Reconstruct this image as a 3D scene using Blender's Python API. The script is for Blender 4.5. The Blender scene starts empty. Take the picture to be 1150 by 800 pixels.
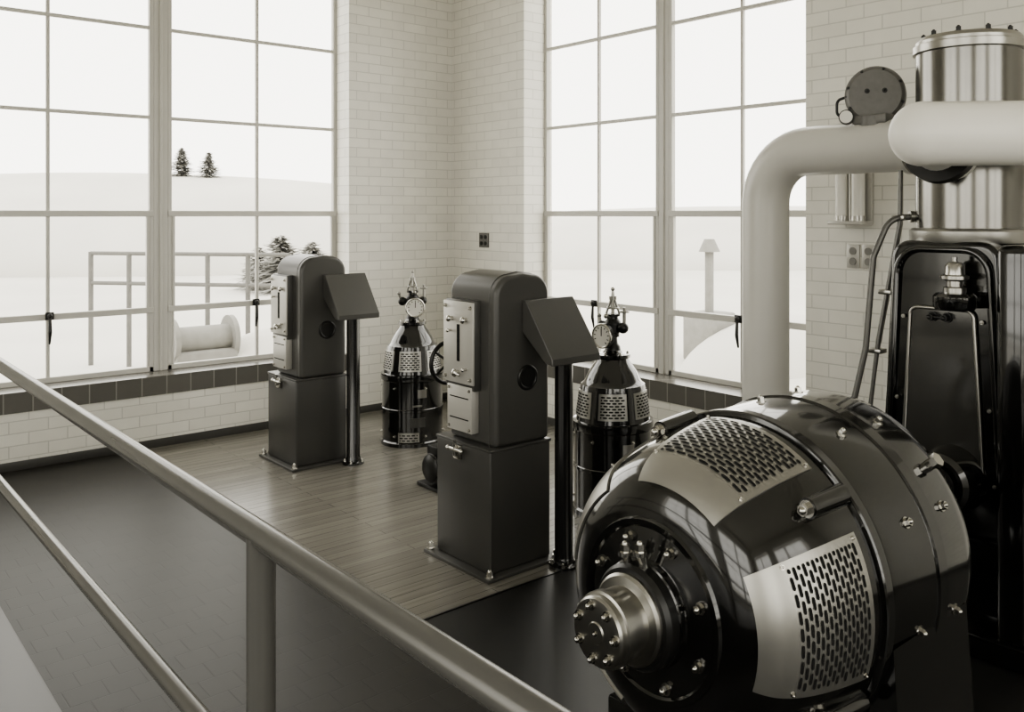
import bpy, bmesh, math, random
from mathutils import Vector, Matrix
random.seed(4)
scene = bpy.context.scene
try:
    scene.view_settings.view_transform = 'AgX'
    scene.view_settings.look = 'AgX - Medium High Contrast'
    scene.view_settings.exposure = 0.0
except Exception as e: print('VIEW', e)

# ------------------------------------------------------------ materials
def nodes_of(name):
    m = bpy.data.materials.new(name); m.use_nodes = True
    nt = m.node_tree
    return m, nt, nt.nodes['Principled BSDF']
def mat(name, col, rough=.5, metal=0., coat=0., noise=0., nscale=8., bump=0., rvar=0.):
    if not isinstance(col, tuple): col = (col, col*.98, col*.915)
    m, nt, b = nodes_of(name)
    b.inputs['Base Color'].default_value = (*col, 1)
    b.inputs['Roughness'].default_value = rough
    b.inputs['Metallic'].default_value = metal
    b.inputs['Coat Weight'].default_value = coat
    b.inputs['Coat Roughness'].default_value = .07
    tc = nt.nodes.new('ShaderNodeTexCoord')
    n = nt.nodes.new('ShaderNodeTexNoise'); n.inputs['Scale'].default_value = nscale
    n.inputs['Detail'].default_value = 4
    nt.links.new(tc.outputs['Object'], n.inputs['Vector'])
    if noise > 0:
        mx = nt.nodes.new('ShaderNodeMix'); mx.data_type = 'RGBA'
        mx.inputs['A'].default_value = (*[c*(1-noise) for c in col], 1)
        mx.inputs['B'].default_value = (*[min(1, c*(1+noise)) for c in col], 1)
        nt.links.new(n.outputs['Fac'], mx.inputs['Factor'])
        nt.links.new(mx.outputs['Result'], b.inputs['Base Color'])
    if rvar > 0:
        mr = nt.nodes.new('ShaderNodeMapRange'); mr.inputs['To Min'].default_value = max(0, rough-rvar); mr.inputs['To Max'].default_value = rough+rvar
        nt.links.new(n.outputs['Fac'], mr.inputs['Value']); nt.links.new(mr.outputs[0], b.inputs['Roughness'])
    if bump > 0:
        bp = nt.nodes.new('ShaderNodeBump'); bp.inputs['Strength'].default_value = bump
        bp.inputs['Distance'].default_value = .01
        nt.links.new(n.outputs['Fac'], bp.inputs['Height'])
        nt.links.new(bp.outputs['Normal'], b.inputs['Normal'])
    return m

def brick_mat(name, c1, c2, mortar, bw, rh, ms, rough, horiz=False, grain=False, bumpd=.004, spec=.5):
    m, nt, b = nodes_of(name)
    b.inputs['Roughness'].default_value = rough
    b.inputs['Specular IOR Level'].default_value = spec
    tc = nt.nodes.new('ShaderNodeTexCoord')
    sp = nt.nodes.new('ShaderNodeSeparateXYZ'); nt.links.new(tc.outputs['Object'], sp.inputs[0])
    cb = nt.nodes.new('ShaderNodeCombineXYZ')
    if horiz:
        nt.links.new(sp.outputs['X'], cb.inputs['X']); nt.links.new(sp.outputs['Y'], cb.inputs['Y'])
    else:
        ad = nt.nodes.new('ShaderNodeMath'); ad.operation = 'ADD'
        nt.links.new(sp.outputs['X'], ad.inputs[0]); nt.links.new(sp.outputs['Y'], ad.inputs[1])
        nt.links.new(ad.outputs[0], cb.inputs['X']); nt.links.new(sp.outputs['Z'], cb.inputs['Y'])
    br = nt.nodes.new('ShaderNodeTexBrick')
    br.inputs['Scale'].default_value = 1
    br.inputs['Brick Width'].default_value = bw
    br.inputs['Row Height'].default_value = rh
    br.inputs['Mortar Size'].default_value = ms
    br.inputs['Mortar Smooth'].default_value = .4
    br.inputs['Color1'].default_value = (*c1, 1); br.inputs['Color2'].default_value = (*c2, 1)
    br.inputs['Mortar'].default_value = (*mortar, 1)
    nt.links.new(cb.outputs[0], br.inputs['Vector'])
    col = br.outputs['Color']
    mp = nt.nodes.new('ShaderNodeMapping')
    mp.inputs['Scale'].default_value = (.8, 22, 1) if grain else (3, 3, 3)
    nt.links.new(tc.outputs['Object'], mp.inputs['Vector'])
    n = nt.nodes.new('ShaderNodeTexNoise'); n.inputs['Scale'].default_value = 2.2; n.inputs['Detail'].default_value = 6
    nt.links.new(mp.outputs[0], n.inputs['Vector'])
    mx = nt.nodes.new('ShaderNodeMix'); mx.data_type = 'RGBA'; mx.blend_type = 'MULTIPLY'
    mx.inputs['Factor'].default_value = .6 if grain else .12
    nt.links.new(col, mx.inputs['A']); nt.links.new(n.outputs['Fac'], mx.inputs['B'])
    nt.links.new(mx.outputs['Result'], b.inputs['Base Color'])
    bp = nt.nodes.new('ShaderNodeBump'); bp.invert = True
    bp.inputs['Strength'].default_value = .5; bp.inputs['Distance'].default_value = bumpd
    nt.links.new(br.outputs['Fac'], bp.inputs['Height']); nt.links.new(bp.outputs['Normal'], b.inputs['Normal'])
    return m

M_brick = brick_mat('white_glazed_brick', (.86,.845,.78), (.80,.785,.725), (.64,.63,.58), .27, .095, .005, .32, bumpd=.003)
M_sill = brick_mat('dark_sill_tile', (.16,.155,.14), (.13,.125,.115), (.3,.29,.27), .2, .4, .006, .25)
M_wood = brick_mat('oiled_wood_floor', (.30,.286,.25), (.235,.223,.195), (.10,.095,.083), 1.9, .085, .0026, .24, True, True, .0012)
M_dark = brick_mat('dark_floor_tile', (.030,.0285,.0255), (.026,.0245,.022), (.019,.018,.016), .15, .15, .003, .45, True, False, .001, .28)
M_mat = mat('dark_linoleum', .013, .42, noise=.15)
M_plaster = mat('ceiling_plaster', .8, .8, noise=.03)
M_frame = mat('painted_steel_sash', .56, .4, noise=.03)
M_cab = mat('grey_enamel', .068, .3, noise=.08, nscale=3, rvar=.05)
M_cab2 = mat('grey_enamel_low', .055, .33, noise=.08, nscale=3, rvar=.05)
M_black = mat('black_gloss_enamel', .005, .14, coat=1., noise=.1)
M_blacks = mat('black_satin', .010, .35, noise=.1)
M_slot = mat('slot_black', .002, .9)
M_steel = mat('polished_steel', .55, .2, 1., noise=.04, nscale=20)
M_steeld = mat('dark_polished_steel', .22, .2, 1., noise=.06, nscale=6)
M_steel2 = mat('machined_steel', .42, .28, 1., noise=.08, nscale=30)
M_plate = mat('nickel_plate', .38, .34, .85, noise=.05)
M_panel = mat('light_panel_metal', .5, .35, .3, noise=.05)
M_brass = mat('dull_fitting', .35, .3, .9, noise=.1)
M_white = mat('white_pipe_paint', .86, .35, noise=.03, nscale=3)
M_pipe = mat('pale_pipe_paint', .54, .3, noise=.05, nscale=3)
M_dial = mat('dial_face', .75, .4)
M_rail = mat('rail_paint', .12, .26, .35, noise=.06)
M_disc = mat('grey_case_paint', .15, .4, noise=.2, nscale=30)
M_snow = mat('snow', .55, .9, noise=.15, nscale=.25)
M_tree = mat('hazed_conifer', .32, .9, noise=.2)  # foliage colour lightened so the outdoor haze is painted in
M_out = mat('outdoor_grey', .16, .8, noise=.2)
M_pale = mat('outdoor_pale', .25, .8, noise=.2)
M_dkglass = mat('dark_cover_enamel', .045, .08, coat=1., noise=.3, nscale=4)
M_glassy = mat('lamp_glass', .75, .15)

# ------------------------------------------------------------ helpers
def empty(name, loc):
    e = bpy.data.objects.new(name, None); e.location = loc
    e.empty_display_size = .1
    scene.collection.objects.link(e); return e
def link(o, parent):
    scene.collection.objects.link(o)
    if parent is not None:
        o.parent = parent
        o.matrix_parent_inverse = Matrix.Translation(parent.location).inverted()
def rot_to(d):
    return Vector(d).normalized().to_track_quat('Z', 'Y').to_matrix().to_4x4()
class MB:
    def __init__(s): s.bm = bmesh.new()
    def cyl(s, p0, p1, r, r2=None, seg=24):
        p0 = Vector(p0); p1 = Vector(p1); d = p1-p0
        bmesh.ops.create_cone(s.bm, cap_ends=True, segments=seg, radius1=r, radius2=r if r2 is None else r2,
            depth=d.length, matrix=Matrix.Translation((p0+p1)/2) @ rot_to(d)); return s
    def box(s, lo, hi, bev=0., seg=2):
        lo = Vector(lo); hi = Vector(hi)
        r = bmesh.ops.create_cube(s.bm, size=1, matrix=Matrix.Translation((lo+hi)/2) @ Matrix.Diagonal((*(hi-lo), 1)))
        if bev > 0:
            es = {e for v in r['verts'] for e in v.link_edges}
            bmesh.ops.bevel(s.bm, geom=list(es), offset=bev, segments=seg, affect='EDGES', profile=.5)
        return s
    def sph(s, c, r, seg=20, sc=(1,1,1)):
        bmesh.ops.create_uvsphere(s.bm, u_segments=seg, v_segments=seg//2, radius=r,
            matrix=Matrix.Translation(c) @ Matrix.Diagonal((*sc, 1))); return s
    def lathe(s, o, prof, axis='Z', seg=64, close=True):
        o = Vector(o); rings = []
        for (r, h) in prof:
            if r < 1e-5:
                p = Vector((0,0,h)) if axis == 'Z' else Vector((h,0,0))
                rings.append([s.bm.verts.new(o+p)])
            else:
                ring = []
                for i in range(seg):
                    a = 2*math.pi*i/seg; c, t = math.cos(a)*r, math.sin(a)*r
                    ring.append(s.bm.verts.new(o + (Vector((c,t,h)) if axis == 'Z' else Vector((h,c,t)))))
                rings.append(ring)
        for A, B in zip(rings, rings[1:]):
            for i in range(seg):
                j = (i+1) % seg
                if len(A) == 1 and len(B) == 1: continue
                if len(A) == 1: s.bm.faces.new((A[0], B[j], B[i]))
                elif len(B) == 1: s.bm.faces.new((A[i], A[j], B[0]))
                else: s.bm.faces.new((A[i], A[j], B[j], B[i]))
        return s
    def torus(s, c, n, R, r, seg=40, ms=10, a0=0, a1=2*math.pi):
        Mx = Matrix.Translation(c) @ rot_to(n); full = abs(a1-a0-2*math.pi) < 1e-4
        N = seg if full else seg+1; rings = []
        for i in range(N):
            a = a0+(a1-a0)*i/seg
            rings.append([s.bm.verts.new(Mx @ Vector(((R+r*math.cos(b))*math.cos(a), (R+r*math.cos(b))*math.sin(a), r*math.sin(b))))
                for b in [2*math.pi*k/ms for k in range(ms)]])
        for i in range(seg):
            A = rings[i]; B = rings[(i+1) % N]
            for k in range(ms):
                s.bm.faces.new((A[k], B[k], B[(k+1) % ms], A[(k+1) % ms]))
        return s
    def prism(s, pts, ext):
        ext = Vector(ext); a = [s.bm.verts.new(p) for p in pts]; b = [s.bm.verts.new(Vector(p)+ext) for p in pts]
        n = len(pts); s.bm.faces.new(a); s.bm.faces.new(b[::-1])
        for i in range(n): s.bm.faces.new((a[i], b[i], b[(i+1) % n], a[(i+1) % n]))
        return s
    def nut(s, p, d, r=.02, h=.03):
        p = Vector(p); d = Vector(d).normalized()
        s.cyl(p-d*.005, p+d*h*.25, r*1.35, seg=16)
        s.cyl(p+d*h*.2, p+d*h, r, seg=6)
        s.sph(p+d*h, r*.62, 12); return s
    def done(s, name, m, parent, ang=35, bevmod=0.):
        bmesh.ops.recalc_face_normals(s.bm, faces=s.bm.faces[:])
        me = bpy.data.meshes.new(name); s.bm.to_mesh(me); s.bm.free()
        me.materials.append(m); me.shade_smooth()
        try: me.set_sharp_from_angle(angle=math.radians(ang))
        except Exception: pass
        o = bpy.data.objects.new(name, me); link(o, parent)
        if bevmod > 0:
            bv = o.modifiers.new('bev', 'BEVEL'); bv.width = bevmod; bv.segments = 5
            bv.limit_method = 'ANGLE'; bv.angle_limit = math.radians(50); bv.harden_normals = True
        return o
def fillet(pts, rad, n=10):
    pts = [Vector(p) for p in pts]; out = [pts[0]]
    rads = rad if isinstance(rad, (list, tuple)) else [rad]*(len(pts)-2)
    for i in range(1, len(pts)-1):
        a, b, c = pts[i-1], pts[i], pts[i+1]; u = (a-b).normalized(); v = (c-b).normalized()
        th = u.angle(v)
        if th > 3.12: out.append(b); continue
        t = min(rads[i-1]/math.tan(th/2), (a-b).length*.48, (c-b).length*.48)
        R = t*math.tan(th/2); cen = b+(u+v).normalized()*(R/math.sin(th/2))
        s0 = b+u*t-cen; s1 = b+v*t-cen; tot = s0.angle(s1); ax = s0.cross(s1).normalized()
        for k in range(n+1):
            out.append(cen + Matrix.Rotation(tot*k/n, 3, ax) @ s0)
    out.append(pts[-1]); return out
def tube(name, pts, r, m, parent, rad=.1, res=6):
    pts = fillet(pts, rad) if len(pts) > 2 else [Vector(p) for p in pts]
    cu = bpy.data.curves.new(name, 'CURVE'); cu.dimensions = '3D'
    sp = cu.splines.new('POLY'); sp.points.add(len(pts)-1)
    for q, p in zip(sp.points, pts): q.co = (*p, 1)
    cu.bevel_depth = r; cu.bevel_resolution = res; cu.use_fill_caps = True
    cu.materials.append(m)
    for q in cu.splines: q.use_smooth = True
    o = bpy.data.objects.new(name, cu); link(o, parent); return o

# ------------------------------------------------------------ room shell
CX, CY = 5.48, 8.077         # visible corner of the room
X0, Y0, ZC = -3.0, -3.0, 5.2
TH = .36
Z_SILL, Z_HEAD = .607, 4.45
def wall(name, axis, plane, outward, rng, openings):
    """axis 'x' -> wall runs along x at y=plane ; axis 'y' -> runs along y at x=plane"""
    b = MB(); lo, hi = rng
    p0, p1 = (plane, plane+outward*TH) if outward > 0 else (plane+outward*TH, plane)
    def blk(a0, a1, z0, z1):
        if axis == 'x': b.box((a0, p0, z0), (a1, p1, z1))
        else: b.box((p0, a0, z0), (p1, a1, z1))
    cur = lo
    for (a, c) in sorted(openings):
        blk(cur, a, 0, ZC); blk(a, c, 0, Z_SILL-.16); blk(a, c, Z_HEAD, ZC); cur = c
    blk(cur, hi, 0, ZC)
    return b.done(name, M_brick, None)
WA = [(CX-4.6, CX-1.22)]
WB = [(CY-4.46, CY-1.25)]
WC = [(-2.2, 1.2), (2.2, 5.6)]
WD = [(-2.2, 1.2), (2.0, 4.6)]
wall('wall_back', 'x', CY, 1, (X0-TH, CX+TH), WA)
wall('wall_right', 'y', CX, 1, (Y0-TH, CY), WB)
wall('wall_left', 'y', X0, -1, (Y0-TH, CY), WC)
wall('wall_front', 'x', Y0, -1, (X0, CX), WD)
MB().box((X0-TH, Y0-TH, ZC), (CX+TH, CY+TH, ZC+.2)).done('ceiling', M_plaster, None)
# floors: oiled boards near the cabinets, dark tile along the platform, linoleum around the machine
FX, FY = 2.24, 3.76
MB().box((FX, FY, -.1), (CX, CY, 0)).done('floor', M_wood, None)
MB().box((X0, Y0, -.1), (FX, CY, 0)).done('floor_dark_tile', M_dark, None)
MB().box((FX, Y0, -.1), (CX, FY, 0)).done('floor_linoleum', M_mat, None)
MB().box((FX-.012, FY-.012, -.02), (CX-.03, FY, .004)).box((FX-.012, FY, -.02), (FX, CY-.03, .004)).done('trim_1', M_blacks, None)
# baseboards
MB().box((X0, CY-.015, 0), (CX, CY, .07), .004).done('baseboard_back', M_cab, None)
MB().box((CX-.015, Y0, 0), (CX, CY-.015, .07), .004).done('baseboard_right', M_cab, None)

def sill(name, axis, plane, outward, a, c):
    b = MB(); q = sorted((plane-outward*.012, plane+outward*TH))
    if axis == 'x': b.box((a, q[0], Z_SILL-.16), (c, q[1], Z_SILL))
    else: b.box((q[0], a, Z_SILL-.16), (q[1], c, Z_SILL))
    b.done(name, M_sill, None)
def window(name, axis, plane, outward, a, c, handles=True):
    """two steel units either side of a heavy mullion"""
    cen = (plane+outward*.28)
    loc = ((a+c)/2, cen, 2) if axis == 'x' else (cen, (a+c)/2, 2)
    E = empty(name, loc); b = MB()
    def bar(a0, a1, z0, z1, d0=-.02, d1=.03, bb=b, bev=.004):
        if axis == 'x': q = sorted((cen+outward*d0, cen+outward*d1)); bb.box((a0, q[0], z0), (a1, q[1], z1), bev, 1)
        else: q = sorted((cen+outward*d0, cen+outward*d1)); bb.box((q[0], a0, z0), (q[1], a1, z1), bev, 1)
    mid = (a+c)/2; mw = .06
    bar(mid-mw, mid+mw, Z_SILL, Z_HEAD, -.02, .04)
    bar(mid-.012, mid+.012, Z_SILL, Z_HEAD, -.035, .04)
    zs = [1.15, 2.0, 2.85, 3.64]
    for (u0, u1) in ((a, mid-mw), (mid+mw, c)):
        m = (u0+u1)/2
        for z0, z1 in ((Z_SILL, Z_SILL+.045), (Z_HEAD-.045, Z_HEAD)): bar(u0, u1, z0, z1)
        bar(u0, u0+.035, Z_SILL, Z_HEAD); bar(u1-.035, u1, Z_SILL, Z_HEAD)
        bar(m-.014, m+.014, Z_SILL, Z_HEAD, -.012, .02)
        for z, h in zip(zs, (.026, .026, .015, .015)):
            bar(u0, u1, z-h, z+h, -.015 if h < .02 else -.03, .02)
        # projecting ventilator frame
        bar(u0+.035, u0+.06, 1.15, 2.0, -.028, .01); bar(u1-.06, u1-.035, 1.15, 2.0, -.028, .01)
        bar(u0+.035, u0+.055, Z_SILL+.045, 1.13, -.02, .01); bar(u1-.055, u1-.035, Z_SILL+.045, 1.13, -.02, .01)
    b.done('sash_frame', M_frame, E)
    if handles:
        h = MB()
        for hz in handles:
            n = -outward
            if axis == 'x': P = lambda da, dn, z: (hz+da, cen+n*dn, z)
            else: P = lambda da, dn, z: (cen+n*dn, hz+da, z)
            h.sph(P(0, .055, 1.16), .022, 14); h.cyl(P(0, .0, 1.16), P(0, .055, 1.16), .012)
            h.cyl(P(0, .055, 1.15), P(0, .06, 1.03), .011, .015); h.cyl(P(0, .06, 1.03), P(.0, .04, .93), .015, .008)
            h.box([min(x, y) for x, y in zip(P(-.03, .03, 1.13), P(.03, .05, 1.19))], [max(x, y) for x, y in zip(P(-.03, .03, 1.13), P(.03, .05, 1.19))])
        h.done('latch_handles', M_blacks, E)
k = 1
for (ax, pl, ow, ops, hs) in (('x', CY, 1, WA, [3.42, 1.7]), ('y', CX, 1, WB, [6.08, 4.4]), ('y', X0, -1, WC, None), ('x', Y0, -1, WD, None)):
    for (a, c) in ops:
        sill('trim_%d' % (k+1), ax, pl, ow, a, c)
        window('window_%d' % k, ax, pl, ow, a, c, hs); k += 1
        # portal for the sky light through this opening
        L = bpy.data.lights.new('sky_portal', 'AREA'); L.shape = 'RECTANGLE'
        L.size = c-a; L.size_y = Z_HEAD-Z_SILL
        L.cycles.is_portal = True
        o = bpy.data.objects.new('sky_portal', L); scene.collection.objects.link(o)
        mz = (Z_HEAD+Z_SILL)/2; m = (a+c)/2
        if ax == 'x': o.location = (m, pl+ow*.34, mz); d = Vector((0, -ow, 0))
        else: o.location = (pl+ow*.34, m, mz); d = Vector((-ow, 0, 0))
        o.rotation_euler = d.to_track_quat('-Z', 'Y').to_euler()

# ------------------------------------------------------------ outdoors
def toroom(X, Y): return (.74*X+.673*Y, -.673*X+.74*Y)
g = MB(); g.box((-70, -70, -.6), (110, 110, -.3))
def mound(X, Y, sx, sy, h, rz=0):
    x, y = toroom(X, Y)
    bmesh.ops.create_uvsphere(g.bm, u_segments=48, v_segments=24, radius=1,
        matrix=Matrix.Translation((x, y, -.6)) @ Matrix.Rotation(rz, 4, 'Z') @ Matrix.Diagonal((sx, sy, h, 1)))
mound(-24, 44, 26, 12, 4.6, -.75); mound(10, 46, 26, 10, 3.0, -.7); mound(36, 40, 22, 12, 3.2, -.7)
mound(-4.1, 12.2, 1.5, .9, 1.05, .4); mound(3.2, 14, 2.4, 1.2, 1.0, .1)
g.done('ground_outside', M_snow, None)
def conifer(X, Y, z, h, wd=.34):
    x, y = toroom(X, Y)
    E = empty('conifer_tree', (x, y, z)); b = MB()
    b.cyl((x, y, z-.3), (x, y, z+h*.9), h*.03, .01, 8)
    for i in range(520):
        t = random.random()**.9; a = random.uniform(0, 6.283); R = h*wd*(1-t**1.6*.85)*random.uniform(.35, 1.)
        zz = z+h*(.04+.92*t); p = Vector((x, y, zz)); q = Vector((x+R*math.cos(a), y+R*math.sin(a), zz+R*random.uniform(-.4, .3)))
        s = Vector((-math.sin(a), math.cos(a), 0))*h*.03
        v = [b.bm.verts.new(k) for k in (p+s*.4, q+s, q+(q-p).normalized()*h*.05, q-s, p-s*.4+Vector((0,0,h*.03)))]
        b.bm.faces.new(v)
    b.done('boughs', M_tree, E)
for (X, Y, z, h, w_) in ((-18.3, 41, 3.5, 1.55, .5), (-17.05, 41, 3.5, 1.35, .52), (-8.7, 26, -.3, 1.7, .7), (-7.8, 26, -.3, 1.5, .8), (-9.7, 27, -.3, 1.3, .7)):
    conifer(X, Y, z, h, w_)
E = empty('yard_fence', (6, 14.4, 0)); b = MB()
f0, f1 = Vector((*toroom(-7.4, 13.5), 0)), Vector((*toroom(-4.2, 12.9), 0))
for i in range(6):
    p = f0.lerp(f1, i/5); b.cyl(p-Vector((0, 0, .3)), p+Vector((0, 0, 1.42)), .035)
for z in (.95, 1.4): b.cyl(f0+Vector((0, 0, z)), f1+Vector((0, 0, z)), .03)
b.done('rails', M_out, E)
# small winch standing in the yard, half buried in snow
c = Vector((*toroom(-4.75, 11.2), 0)); E = empty('yard_winch', c); b = MB()
b.box(c+Vector((-.38, -.25, -.3)), c+Vector((.38, .25, .30)), .05).cyl(c+Vector((-.42, 0, .42)), c+Vector((.42, 0, .42)), .17)
for q in (-.36, .36): b.cyl(c+Vector((q-.03, 0, .42)), c+Vector((q+.03, 0, .42)), .28)
b.done('winch_body', M_pale, E)
c = Vector((*toroom(2.05, 14), 0)); E = empty('yard_post', c); b = MB(); b.cyl(c-Vector((0, 0, .3)), c+Vector((0, 0, 1.4)), .07).cyl(c+Vector((0, 0, 1.4)), c+Vector((0, 0, 1.6)), .17, .08).box(c+Vector((-.3, -.3, -.3)), c+Vector((.3, .3, .45)), .04); b.done('post', M_pale, E)

# ------------------------------------------------------------ wall fittings
def plate(name, y, z, w, h):
    E = empty(name, (CX-.01, y, z)); MB().box((CX-.012, y-w/2, z-h/2), (CX, y+w/2, z+h/2), .003).done('plate', M_out if name == 'light_switch' else M_panel, E)
    b = MB()
    for dz in (-h*.22, h*.22):
        for dy in ((-w*.22, w*.22) if name == 'light_switch' else (0,)): b.cyl((CX-.02, y+dy, z+dz), (CX-.01, y+dy, z+dz), w*.13 if name == 'light_switch' else w*.27)
    b.done('buttons', M_blacks if name == 'light_switch' else M_pale, E)
plate('light_switch', 7.48, 1.725, .16, .15)
plate('power_outlet', 3.235, 1.71, .095, .16)
plate('power_outlet', 3.12, 1.71, .095, .16)
ly = 3.205
E = empty('wall_lamp', (CX-.08, ly, 2.1))
MB().box((CX-.03, ly-.12, 1.93), (CX, ly+.12, 2.42), .005).box((CX-.17, ly-.13, 1.925), (CX-.03, ly+.13, 1.95), .004).done('bracket', M_panel, E)
MB().cyl((CX-.1, ly-.06, 1.95), (CX-.1, ly-.06, 2.38), .045).cyl((CX-.1, ly+.06, 1.95), (CX-.1, ly+.06, 2.38), .045).done('tubes', M_glassy, E)
MB().cyl((CX-.1, ly, 1.95), (CX-.1, ly, 2.38), .012).cyl((CX-.1, ly+.06, 1.945), (CX-.1, ly+.06, 1.985), .05).cyl((CX-.1, ly-.06, 1.945), (CX-.1, ly-.06, 1.985), .05).done('sockets', M_steel2, E)

# ------------------------------------------------------------ control cabinets
def cabinet(cx, cy, wheel):
    E = empty('control_cabinet', (cx, cy, 0))
    W, D = .205, .265; WR = .225
    MB().box((cx-W-.055, cy-D-.055, 0), (cx+WR+.055, cy+D+.055, .018), .004).done('base_plate', M_cab2, E)
    b = MB().box((cx-W, cy-D, .018), (cx+WR, cy+D, .69), .012, 3)
    b.box((cx-W-.004, cy-D-.004, .682), (cx+WR+.004, cy+D+.004, .70), .005, 2); b.done('lower_box', M_cab2, E)
    # arched hood: profile in x-z extruded along y
    x0, x1 = cx-.165, cx+WR; z0, zt, R = .70, 1.655, .12
    pts = [(x0, z0), (x0, zt-R)]
    for i in range(1, 9):
        a = math.pi-math.pi/2*i/8; pts.append((x0+R+R*math.cos(a), zt-R+R*math.sin(a)))
    pts.append(((x0+x1)/2, zt+.012))
    for i in range(0, 9):
        a = math.pi/2-math.pi/2*i/8; pts.append((x1-R+R*math.cos(a), zt-R+R*math.sin(a)))
    pts.append((x1, z0))
    y0 = cy-D+.006
    MB().prism([(p[0], y0, p[1]) for p in pts], (0, .45, 0)).done('hood', M_cab, E, 35, .028)
    b = MB(); prev = None
    for p in pts:
        q = Vector((p[0]-(-.002 if p[0] < cx else .002), y0+.06, p[1]+(.001 if p[1] > 1.6 else 0)))
        if prev: b.cyl(prev, q, .004, seg=8)
        prev = q
    b.done('hood_seam', M_cab2, E)
    # instrument panel on the side
    px = cx-.16
    MB().box((px-.05, cy-.12, 1.0), (px+.01, cy+.16, 1.51), .006).done('gauge_box', M_cab, E)
    MB().box((px-.062, cy-.125, 1.035), (px-.05, cy+.17, 1.50), .004).box((px-.055, cy-.10, .76), (px-.0, cy+.14, 1.02), .004).done('gauge_plate', M_panel, E)
    b = MB(); b.box((px-.066, cy+.005, 1.16), (px-.06, cy+.03, 1.37), .002)
    for (dy, dz) in ((-.03, .83), (-.03, .95)): b.box((px-.058, cy-.07, dz), (px-.054, cy+.11, dz+.006))
    b.done('gauge_slot', M_slot, E)
    b = MB()
    for (dy, z) in ((.145, 1.47), (-.10, 1.47), (.145, 1.065), (-.10, 1.065)): b.nut((px-.062, cy+dy, z), (-1, 0, 0), .009, .012)
    for (dy, z) in ((.12, 1.0), (-.08, 1.0), (.12, .78), (-.08, .78)): b.nut((px-.055, cy+dy, z), (-1, 0, 0), .007, .01)
    for (dy, z, r) in ((.08, 1.40, .020), (-.06, 1.40, .020), (.02, 1.095, .024), (-.06, 1.12, .012), (.09, 1.33, .012)):
        b.cyl((px-.062, cy+dy, z), (px-.085, cy+dy, z), r*.6); b.sph((px-.088, cy+dy, z), r, 16, (.6, 1, 1))
    b.cyl((px-.09, cy+.02, 1.095), (px-.095, cy-.04, 1.09), .006)
    # cabinet latch
    b.box((cx-W-.02, cy+.0, .60), (cx-W, cy+.07, .68), .004); b.cyl((cx-W-.03, cy-.03, .655), (cx-W-.03, cy+.10, .655), .010)
    b.sph((cx-W-.03, cy-.03, .655), .016).sph((cx-W-.03, cy+.1, .655), .016).cyl((cx-W-.03, cy+.035, .62), (cx-W-.03, cy+.035, .71), .009)
    for sx in (-W-.025, WR+.025):
        for sy in (-1, 1):
            b.nut((cx+sx, cy+sy*(D+.025), .018), (0, 0, 1), .018, .035)
    b.done('knobs_and_bolts', M_steel, E)
    # porthole in the end face
    yf = y0; pc = (cx+.06, yf, 1.07)
    MB().torus(pc, (0, 1, 0), .062, .011).done('porthole_rim', M_blacks, E)
    MB().cyl((pc[0], yf-.004, 1.07), (pc[0], yf+.002, 1.07), .062, seg=40).done('porthole_glass', M_blacks, E)
    if wheel:
        wc = Vector((cx-.08, cy+D+.06, 1.1))
        b = MB().torus(wc, (0, 1, 0), .125, .013)
        b.cyl(wc, (wc.x, cy+.15, 1.1), .014).sph(wc, .03)
        for i in range(5):
            a = i*2*math.pi/5; b.cyl(wc, wc+Vector((math.cos(a)*.125, 0, math.sin(a)*.125)), .008, seg=8)
        b.done('handwheel', M_blacks, E)
    # reading desk on its post
    E2 = E; px, py = cx+.215, cy-.395
    dx0, dx1 = cx+.02, cx+.38; yb, yfn = cy-D+.004, cy-D-.258
    prof = [(yb, 1.51), (yb, 1.33), (yfn+.06, 1.175), (yfn, 1.165), (yfn, 1.205), (yb-.03, 1.515)]
    MB().prism([(dx0, a, z) for a, z in prof], (dx1-dx0, 0, 0)).done('desk_box', M_cab, E2, 30, .008)
    MB().lathe((px, py, 0), [(0, 0), (.085, 0), (.085, .014), (.06, .022), (.056, .05), (.052, .06), (.052, 1.20), (.06, 1.205), (.06, 1.26), (0, 1.26)], seg=40).done('post', M_black, E2)
    b = MB()
    for i in range(4):
        a = math.pi/4+i*math.pi/2; b.nut((px+.07*math.cos(a), py+.07*math.sin(a), .014), (0, 0, 1), .010, .02)
    b.done('post_bolts', M_steel, E2)
cabinet(3.125, 4.195, True)
cabinet(3.245, 6.885, False)

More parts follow.
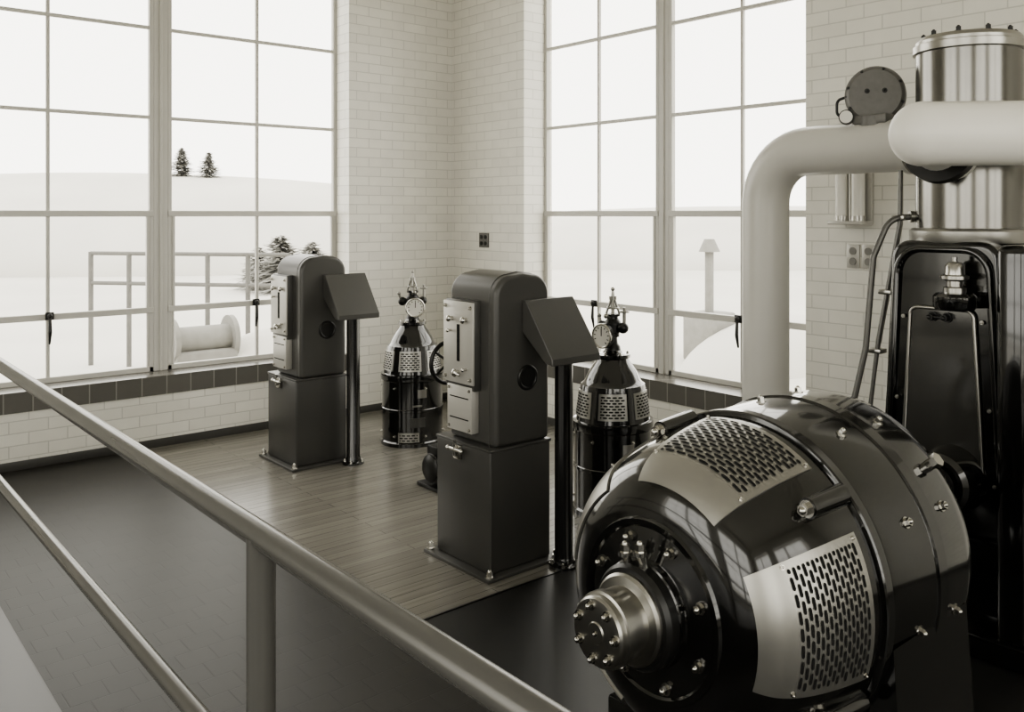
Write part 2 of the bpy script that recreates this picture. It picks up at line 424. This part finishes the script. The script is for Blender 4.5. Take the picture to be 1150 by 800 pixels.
# ------------------------------------------------------------ grille helper
def grille(name, fn, u0, u1, v0, v1, parent, s0=None, s1=None, su=None, dash=.045, gap=.016, pitch=.028, width=.013, nu=16, nv=12, m=None):
    """fn(u,v,off)->Vector ; u angle, v distance along the surface"""
    b = MB(); G = [[b.bm.verts.new(fn(u0+(u1-u0)*i/nu, v0+(v1-v0)*j/nv, .007)) for j in range(nv+1)] for i in range(nu+1)]
    for i in range(nu):
        for j in range(nv): b.bm.faces.new((G[i][j], G[i+1][j], G[i+1][j+1], G[i][j+1]))
    def skirt(path):
        lo = [b.bm.verts.new(fn(u, v, -.002)) for (_, u, v) in path]
        for i in range(len(path)-1): b.bm.faces.new((path[i][0], path[i+1][0], lo[i+1], lo[i]))
    U = lambda i: u0+(u1-u0)*i/nu; V = lambda j: v0+(v1-v0)*j/nv
    skirt([(G[i][0], U(i), v0) for i in range(nu+1)]); skirt([(G[i][nv], U(i), v1) for i in range(nu+1)])
    skirt([(G[0][j], u0, V(j)) for j in range(nv+1)]); skirt([(G[nu][j], u1, V(j)) for j in range(nv+1)])
    b.done(name, m or M_plate, parent)
    if s0 is None: return
    b = MB(); um = (u1-u0)*(su or .06); v = s0+width; row = 0
    while v < s1-width*.5:
        L = (fn(u0, v, 0)-fn(u0+.02, v, 0)).length/.02
        du = dash/L; dg = gap/L; x = u0+um - (0 if row % 2 else (du+dg)/2)
        while x < u1-um:
            a, c = max(x, u0+um), min(x+du, u1-um)
            if c-a > du*.3:
                w = width/2; e = min(.3*(c-a), w/L)
                out = [(a, -w*.5), (a+e, -w), ((a+c)/2, -w), (c-e, -w), (c, -w*.5), (c, w*.5), (c-e, w), ((a+c)/2, w), (a+e, w), (a, w*.5)]
                b.bm.faces.new([b.bm.verts.new(fn(p, v+q, .0095)) for p, q in out])
            x += du+dg
        v += pitch; row += 1
    b.done(name+'_slots', M_slot, parent)

# ------------------------------------------------------------ vertical motors
def motor(x, y, gdir, face):
    E = empty('vertical_motor', (x, y, 0))
    prof = [(0, 0), (.275, 0), (.275, .03), (.262, .04), (.262, .29), (.268, .295), (.268, .315), (.262, .32), (.262, .55), (.274, .56), (.277, .585), (.274, .61), (.25, .615),
            (.249, .62), (.222, .83), (.217, .85), (.195, .865), (.185, .885), (.165, .93), (.135, .975), (.115, 1.0), (.108, 1.02), (.12, 1.03), (.12, 1.05), (.07, 1.06), (.055, 1.075), (0, 1.075)]
    MB().lathe((x, y, 0), prof, seg=72).done('body', M_black, E, 30)
    base = math.atan2(face[1], face[0])
    def fn(u, v, off):
        r = .249-(v-.62)*.1286+off
        return Vector((x+r*math.cos(u), y+r*math.sin(u), v))
    for i in range(6):
        c = base+i*math.pi/3
        grille('grille', fn, c-.40, c+.40, .645, .815, E, .655, .81, .08, .028, .009, .0185, .0105)
    def fb(u, v, off): return Vector((x+(.262+off)*math.cos(u), y+(.262+off)*math.sin(u), v))
    grille('base_grille', fb, base-.38, base+.3, .045, .125, E, .05, .12, .08, .03, .01, .022, .01)
    grille('name_plate', fb, base+.25, base+.55, .42, .49, E, m=M_steel2)
    grille('name_plate', fb, base+.0, base+.5, .17, .25, E, m=M_cab2)
    grille('name_plate', fb, base+.1, base+.4, .345, .36, E, m=M_steel2)
    b = MB()
    for i in range(6):
        c = base+(i+.5)*math.pi/3
        b.nut((x+.262*math.cos(c), y+.262*math.sin(c), .5), (math.cos(c), math.sin(c), 0), .009, .012)
        b.nut((x+.262*math.cos(c), y+.262*math.sin(c), .09), (math.cos(c), math.sin(c), 0), .009, .012)
        b.nut((x+.1*math.cos(c), y+.1*math.sin(c), 1.05), (0, 0, 1), .009, .014)
    b.done('bolts', M_steel, E)
    # head fittings
    g = Vector((*gdir, 0)).normalized(); s = Vector((-g.y, g.x, 0)); o = Vector((x, y, 0)); Z = Vector((0, 0, 1))
    b = MB(); b.lathe((x, y, 0), [(.055, 1.07), (.05, 1.10), (.035, 1.12), (.03, 1.16), (.045, 1.165), (.045, 1.19), (.06, 1.20), (.06, 1.25), (.04, 1.27), (.035, 1.30), (.05, 1.305), (.05, 1.32), (0, 1.32)], seg=32)
    b.done('stem', M_blacks, E)
    gc = o+g*.085+Z*1.18
    b = MB().cyl(o+Z*1.18, gc, .03).cyl(gc, gc+g*.03, .084, seg=40).cyl(o+s*.09+Z*1.23, o-s*.09+Z*1.23, .026).sph(o+s*.09+Z*1.23, .038).sph(o-s*.09+Z*1.23, .038).sph(o+Z*1.24, .06)
    b.done('gauge_case', M_blacks, E)
    MB().torus(gc+g*.032, g, .078, .008).done('gauge_bezel', M_steel, E)
    MB().cyl(gc+g*.03, gc+g*.034, .072, seg=40).done('gauge_dial', M_dial, E)
    b = MB().box((-.003, 0, 0), (.003, .05, .002))
    b.bm.transform(Matrix.Translation(gc+g*.036) @ rot_to(g))
    for i in range(10):
        a = math.radians(-50+28*i); r_ = s*math.cos(a)+Z*math.sin(a); b.cyl(gc+g*.035+r_*.052, gc+g*.035+r_*.064, .003, seg=6)
    b.done('gauge_needle', M_slot, E)
    b = MB()
    for i in range(4):
        a = math.pi/4+i*math.pi/2; b.cyl(o+Vector((.045*math.cos(a), .045*math.sin(a), 1.32)), o+Vector((.012*math.cos(a), .012*math.sin(a), 1.42)), .008, seg=8)
    b.cyl(o+Z*1.32, o+Z*1.44, .012).torus(o+Z*1.36, Z, .04, .006).cyl(o+Z*1.415, o+Z*1.44, .026).cyl(o+Z*1.44, o+Z*1.485, .012, .007).sph(o+Z*1.487, .014)
    b.cyl(o+s*.1+Z*1.23, o+s*.1+Z*1.34, .012).torus(o+s*.1+Z*1.34, Z, .03, .006).cyl(o+s*.07+Z*1.34, o+s*.13+Z*1.34, .005).cyl(o+s*.1+Z*1.34, o+s*.1+Z*1.37, .01)
    b.cyl(o-s*.1+Z*1.23, o-s*.12+Z*1.3, .01).sph(o-s*.12+Z*1.3, .016)
    b.cyl(o+Z*1.29+g*.02, o+Z*1.31+g*.07, .012).sph(o+Z*1.31+g*.07, .018)
    b.done('valve_fittings', M_brass, E)
motor(4.20, 6.80, (-.35, -.93), (-.60, -.80))
motor(4.24, 4.32, (-.98, -.1), (-.70, -.71))

# small floor pump behind the second cabinet
E = empty('small_pump', (3.68, 5.5, 0)); b = MB()
b.box((3.53, 5.34, 0), (3.85, 5.66, .03), .006).lathe((3.52, 5.5, .15), [(0, 0), (.07, 0), (.1, .02), (.1, .2), (.07, .22), (.07, .26), (.11, .265), (.11, .31), (0, .33)], 'X', 32)
b.box((3.6, 5.44, .02), (3.76, 5.56, .1), .005); b.box((3.56, 5.43, .24), (3.66, 5.57, .31), .01); b.done('pump_body', M_blacks, E)
b = MB()
for i in range(7): b.torus((3.555+i*.026, 5.5, .15), (1, 0, 0), .102, .005, 24, 6)
b.done('cooling_fins', M_cab2, E)

# ------------------------------------------------------------ generator
GY, GZ = 1.911, .76
E = empty('generator', (2.6, GY, 0))
ctrl = [(.285, 2.04), (.335, 2.05), (.385, 2.075), (.43, 2.115), (.462, 2.17), (.486, 2.24), (.505, 2.32), (.520, 2.41), (.531, 2.50)]
def cat(P, n=6):
    out = []
    for i in range(len(P)-1):
        p = [Vector(P[max(0, i-1)]), Vector(P[i]), Vector(P[i+1]), Vector(P[min(len(P)-1, i+2)])]
        for k in range(n):
            t = k/n; out.append(.5*((2*p[1])+(-p[0]+p[2])*t+(2*p[0]-5*p[1]+4*p[2]-p[3])*t*t+(-p[0]+3*p[1]-3*p[2]+p[3])*t**3))
    out.append(Vector(P[-1])); return out
bell = cat(ctrl); cum = [0]
for a, c in zip(bell, bell[1:]): cum.append(cum[-1]+(c-a).length)
def gfn(u, v, off):
    v = max(0, min(cum[-1]-1e-6, v)); i = 0
    while i < len(cum)-2 and cum[i+1] < v: i += 1
    t = (v-cum[i])/(cum[i+1]-cum[i]); p = bell[i].lerp(bell[i+1], t); d = (bell[i+1]-bell[i]).normalized()
    n = Vector((d.y, -d.x))
    if n.x < 0: n = -n
    p = p+n*off
    return Vector((p.y, GY-p.x*math.sin(u), GZ+p.x*math.cos(u)))
def v_at_x(x):
    for i in range(len(bell)-1):
        if bell[i+1].y >= x: return cum[i]+(x-bell[i].y)/(bell[i+1].y-bell[i].y)*(cum[i+1]-cum[i])
prof = [(0, 1.99), (.15, 1.99), (.165, 2.0), (.17, 2.02), (.255, 2.035), (.262, 2.028), (.28, 2.028)] + [(p.x, p.y) for p in bell] + \
       [(.545, 2.503), (.549, 2.51), (.549, 2.545), (.545, 2.552), (.536, 2.555), (.540, 2.57), (.552, 2.82), (.559, 2.825), (.559, 2.88), (.552, 2.885), (.548, 3.04), (.536, 3.10), (.50, 3.15), (.44, 3.18), (.32, 3.21), (.2, 3.22), (0, 3.22)]
MB().lathe((0, GY, GZ), prof, 'X', 128).done('casing', M_black, E, 25)
for i in range(5):
    c = math.radians(12+72*i)
    grille('grille', gfn, c-.42, c+.42, v_at_x(2.075), v_at_x(2.455), E, v_at_x(2.165), v_at_x(2.445), .06, .036, .010, .0175, .0095, nu=24, nv=30)
    b = MB()
    for (du, xx) in ((-.39, 2.16), (.39, 2.16), (-.39, 2.44), (.39, 2.44)):
        p = gfn(c+du, v_at_x(xx), .007); q = gfn(c+du, v_at_x(xx), .02); b.nut(p, q-p, .006, .007)
    b.done('grille_screws', M_steel, E)
    # lug between grilles
    u = c+math.radians(36); p = gfn(u, v_at_x(2.44), -.01); q = gfn(u, v_at_x(2.44), .05); n = (q-p).normalized()
    b = MB(); p2 = gfn(u, v_at_x(2.36), -.01)
    b.cyl(p2-Vector((.04, 0, 0))+n*.02, p+Vector((.05, 0, 0))+n*.02, .032, .036, 24); b.done('lug', M_black, E)
    b = MB().nut(p2-Vector((.04, 0, 0))+n*.02, (-1, 0, 0), .02, .03); b.done('lug_bolt', M_steel, E)
b = MB()
for i in range(8):
    a = math.radians(25+45*i); b.nut((2.03, GY+.228*math.cos(a), GZ+.228*math.sin(a)), (-1, 0, 0), .014, .022)
for i in range(10):
    a = math.radians(10+36*i); n = Vector((0, math.cos(a), math.sin(a)))
    for xx, rr in ((2.72, .545), (2.96, .548)):
        b.nut(Vector((xx, GY, GZ))+n*rr, n, .014, .02)
for ang in (50, -50):
    a = math.radians(ang); n = Vector((0, -math.sin(a), math.cos(a))); p = Vector((3.02, GY, GZ))+n*.54
    b.cyl(p, p+n*.045, .02).cyl(p+n*.03, p+n*.055, .026, seg=6)
b.done('casing_bolts', M_steel, E)
# bearing cap
MB().lathe((0, GY, GZ), [(0, 1.802), (.03, 1.802), (.034, 1.806), (.075, 1.806), (.098, 1.808), (.104, 1.816), (.104, 1.835), (.112, 1.838), (.112, 1.86), (.104, 1.863), (.104, 1.925), (.13, 1.93), (.138, 1.938), (.138, 1.962), (.128, 1.968)], 'X', 72).done('bearing_cap', M_steel2, E, 25)
MB().lathe((0, GY, GZ), [(.12, 1.945), (.15, 1.95), (.16, 1.965), (.16, 2.0), (.17, 2.02)], 'X', 72).done('bearing_collar', M_blacks, E, 25)
b = MB()
for i in range(7):
    a = math.radians(22.5+360/7*i); b.nut((1.806, GY+.08*math.cos(a), GZ+.08*math.sin(a)), (-1, 0, 0), .0115, .014)
b.nut((1.803, GY, GZ), (-1, 0, 0), .006, .006)
for (a, r) in ((75, .17), (100, .185)):
    a = math.radians(a); n = Vector((0, math.cos(a), math.sin(a))); p = Vector((1.985, GY, GZ))+n*(r-.03)
    b.cyl(p, p+Vector((-.02, 0, .05)), .014).nut(p+Vector((-.02, 0, .05)), (0, 0, 1), .016, .03)
b.done('cap_bolts', M_steel, E)
# feet and bedplate, coupling to the pump
b = MB(); b.box((2.45, GY-.62, 0), (3.2, GY+.62, .1), .015)
b.prism([(2.55, GY-.58, .1), (2.55, GY-.40, .1), (2.55, GY-.33, .46), (2.55, GY-.54, .66)], (.5, 0, 0)); b.prism([(2.55, GY+.58, .1), (2.55, GY+.40, .1), (2.55, GY+.33, .46), (2.55, GY+.54, .66)], (.5, 0, 0))
b.done('bedplate', M_black, E)
MB().lathe((0, GY, GZ), [(0, 3.15), (.09, 3.15), (.09, 3.45), (.17, 3.46), (.17, 3.52), (.17, 3.60), (.09, 3.61), (.09, 3.93), (0, 3.93)], 'X', 48).done('coupling_shaft', M_blacks, E)

# ------------------------------------------------------------ pump / turbine housing behind the generator
PX, PY = 4.40, 1.965
E = empty('turbine_pump', (PX, PY, 0)); ETP = E
def outline(hw_b, hw_t, zb, zt, R, n=8):
    pts = [(-hw_b, zb)]
    for i in range(n+1):
        a = math.pi-math.pi/2*i/n; pts.append((-hw_t+R+R*math.cos(a), zt-R+R*math.sin(a)))
    for i in range(n+1):
        a = math.pi/2-math.pi/2*i/n; pts.append((hw_t-R+R*math.cos(a), zt-R+R*math.sin(a)))
    pts.append((hw_b, zb)); return pts
xf = 4.12
MB().prism([(xf, PY+a, z) for a, z in outline(.36, .265, 0, 1.87, .09)], (.56, 0, 0)).done('housing', M_black, E, 30, .03)
MB().box((4.0, PY-.48, 0), (4.8, PY+.42, .12), .02).lathe((0, GY, GZ), [(0, 3.95), (.12, 3.95), (.14, 3.97), (.16, 4.13)], 'X', 40).done('foot', M_black, E)
rim = outline(.285, .225, .50, 1.83, .12)
P = [(xf-.012, PY+a, z) for a, z in rim]
tube('recess_rim', P+[P[0]], .017, M_black, E, .01, 5)
pan = outline(.20, .155, .72, 1.55, .04)
MB().prism([(xf-.012, PY+a, z) for a, z in pan], (.02, 0, 0)).done('inspection_cover', M_dkglass, E, 30)
Q = [(xf-.014, PY+a, z) for a, z in pan]; tube('cover_rim', Q+[Q[0]], .009, M_steel2, E, .005, 4)
b = MB()
for a, z in ((.17, 1.5), (-.17, 1.5), (.2, 1.1), (-.2, 1.1), (.22, .76), (-.22, .76)): b.nut((xf-.015, PY+a*1.12, z), (-1, 0, 0), .007, .01)
b.done('cover_bolts', M_steel2, E)
b = MB()
for d in (-.04, .03): b.nut((xf-.012, PY+.01+d, 1.51), (-1, 0, 0), .018, .045)
b.cyl((xf-.04, PY-.03, 1.51), (xf-.04, PY+.04, 1.51), .008); b.done('cover_knobs', M_blacks, E)
b = MB(); c0 = Vector((xf-.09, PY-.10, 0))
b.lathe(c0, [(0, 1.56), (.085, 1.56), (.095, 1.575), (.095, 1.62), (.08, 1.635), (.05, 1.64), (0, 1.64)], seg=40); b.box((xf-.09, PY-.17, 1.57), (xf+.02, PY-.03, 1.62), .01)
b.done('oil_bracket', M_black, E)
MB().lathe(c0, [(0, 1.64), (.05, 1.64), (.05, 1.66), (.035, 1.665), (.035, 1.69), (.062, 1.70), (.062, 1.715), (.045, 1.72), (.042, 1.76), (.03, 1.775), (.012, 1.78), (.012, 1.80), (0, 1.80)], seg=32).done('oil_cup', M_steel2, E)
MB().lathe((PX, PY, 0), [(0, 1.86), (.275, 1.86), (.28, 1.87), (.28, 1.915), (.272, 1.925), (.25, 1.93)], seg=72).done('flange_ring', M_plate, E)
MB().lathe((PX, PY, 0), [(.248, 1.92), (.248, 2.80), (.24, 2.81)], seg=96).done('polished_cylinder', M_steeld, E, 25)
MB().lathe((PX, PY, 0), [(.248, 2.79), (.262, 2.795), (.262, 2.83), (.25, 2.835), (.25, 2.85), (.235, 2.87), (0, 2.875)], seg=72).done('cylinder_head', M_steel2, E)
b = MB()
for i in range(10):
    a = i*math.pi/5+.2; b.nut((PX+.21*math.cos(a), PY+.21*math.sin(a), 2.868), (0, 0, 1), .013, .025)
b.done('head_bolts', M_blacks, E)
# side column at right of housing
MB().box((4.0, PY-.44, .1), (4.25, PY-.29, 1.86), .04, 4).done('side_column', M_black, E)
# conduits running down beside the housing
tube('conduit_1', [(4.26, 2.25, 2.22), (4.255, 2.255, 1.95), (4.18, 2.33, 1.36), (4.15, 2.36, .99), (4.12, 2.40, .0)], .011, M_rail, E, .2)
tube('conduit_2', [(4.30, 2.27, 2.22), (4.30, 2.27, 1.95), (4.21, 2.35, 1.3), (4.19, 2.40, .9), (4.17, 2.43, .0)], .011, M_steel2, E, .2)
tube('conduit_3', [(4.30, 2.20, 1.985), (4.21, 2.285, 1.975), (4.15, 2.34, 1.78), (4.12, 2.365, 1.32), (4.07, 2.42, .98), (4.05, 2.44, 0)], .016, M_rail, E, .1)
b = MB()
for z, x, y in ((1.98, 4.258, 2.252), (1.6, 4.212, 2.30), (1.3, 4.175, 2.335)): b.box((x-.02, y-.03, z-.012), (x+.05, y+.04, z+.012), .005)
b.cyl((4.30, 2.2, 1.985), (4.285, 2.215, 1.985), .03); b.done('conduit_clips', M_steel2, E)

# ------------------------------------------------------------ large pipes
E = empty('supply_pipe', (4.44, 3.2, 0))
tube('pipe', [(4.44, 3.21, 0), (4.44, 3.21, 2.36), (4.40, 2.1, 2.36)], .14, M_pipe, E, .3, 12)
b = MB().cyl((4.44, 3.21, 0), (4.44, 3.21, .03), .21, seg=48).cyl((4.404, 2.28, 2.36), (4.403, 2.25, 2.36), .155, seg=48); b.done('pipe_flange', M_pipe, E)
E = empty('discharge_pipe', (3.9, 1.9, 2.37))
pA = Vector((3.80, 1.905, 2.355)); pB = Vector((4.95, .86, 2.37))
MB().sph(pA, .1445, 40).done('elbow', M_white, E)
tube('pipe', [pA, pB], .144, M_white, E, .1, 12)
tube('stub', [pA, (4.30, 1.955, 2.25)], .12, M_white, E, .1, 12)
nd = (Vector((4.30, 1.955, 2.25))-pA).normalized()
b = MB().cyl(pA+nd*.20, pA+nd*.25, .17, seg=48); b.done('stub_flange', M_blacks, E)

# diaphragm valve with gauge on top of supply pipe
vc = Vector((4.40, 2.47, 2.635)); n = Vector((-.90, -.43, .08)).normalized()
E = empty('diaphragm_valve', vc); b = MB()
b.cyl(vc-n*.035, vc+n*.012, .158, seg=56).cyl(vc+n*.012, vc+n*.03, .15, .135, seg=56); b.cyl((4.41, 2.47, 2.47), (4.41, 2.47, 2.52), .09)
b.cyl(vc-n*.12, vc-n*.03, .06, .1); b.box((4.33, 2.37, 2.48), (4.47, 2.57, 2.53), .01); b.done('diaphragm_case', M_disc, E)
b = MB(); s = n.cross(Vector((0, 0, 1))).normalized(); t = s.cross(n)
for i in range(8):
    a = i*math.pi/4+.3; b.nut(vc+n*.012+(s*math.cos(a)+t*math.sin(a))*.143, n, .008, .016)
for q in (-.05, .04): b.nut(vc+n*.03+s*q+t*.02, n, .01, .01)
b.done('case_bolts', M_blacks, E)
gc = Vector((4.33, 2.60, 2.52))
MB().cyl(gc, gc+n*.03, .04, seg=32).done('gauge_case', M_blacks, E)
MB().cyl(gc+n*.03, gc+n*.034, .034, seg=32).done('gauge_dial', M_dial, E)
tube('gauge_tube', [gc+Vector((0, 0, .0)), gc+Vector((0, .06, .02)), gc+Vector((0, .06, .10)), gc+Vector((0, -.03, .12))], .008, M_blacks, E, .03, 4)

# ------------------------------------------------------------ platform and handrail in the foreground
MB().box((-1.6, -1.7, 0), (.70, 5.2, .40), .01).done('viewing_platform', M_mat, None)
E = empty('handrail', (.655, 1.57, .4))
RX, RZ = .655, 1.42
tube('top_rail', [(RX, -1.6, RZ), (RX, 5.0, RZ)], .0235, M_rail, E, .1, 10)
tube('mid_rail', [(RX, -1.6, .965), (RX, 5.0, .965)], .0195, M_rail, E, .1, 10)
b = MB()
for y in (-1.18, 1.57, 4.32):
    b.cyl((RX, y, .40), (RX, y, RZ), .0255, seg=32).cyl((RX, y, .4), (RX, y, .41), .045)
    b.sph((RX, y, .965), .034)
b.done('posts', M_rail, E)

# ------------------------------------------------------------ light
w = bpy.data.worlds.new('overcast_sky'); scene.world = w; w.use_nodes = True
bg = w.node_tree.nodes['Background']; bg.inputs['Color'].default_value = (1, .972, .89, 1); bg.inputs['Strength'].default_value = 3.9

# ------------------------------------------------------------ camera
cam = bpy.data.cameras.new('camera'); co = bpy.data.objects.new('camera', cam); scene.collection.objects.link(co)
co.location = (0, 0, 2.0)
co.rotation_euler = Vector((.6727, .7399, 0)).to_track_quat('-Z', 'Y').to_euler()
cam.sensor_fit = 'HORIZONTAL'; cam.sensor_width = 36; cam.lens = 36*1000/1150
cam.shift_x = -75/1150; cam.shift_y = -160/1150
cam.clip_start = .05; cam.clip_end = 500
scene.camera = co
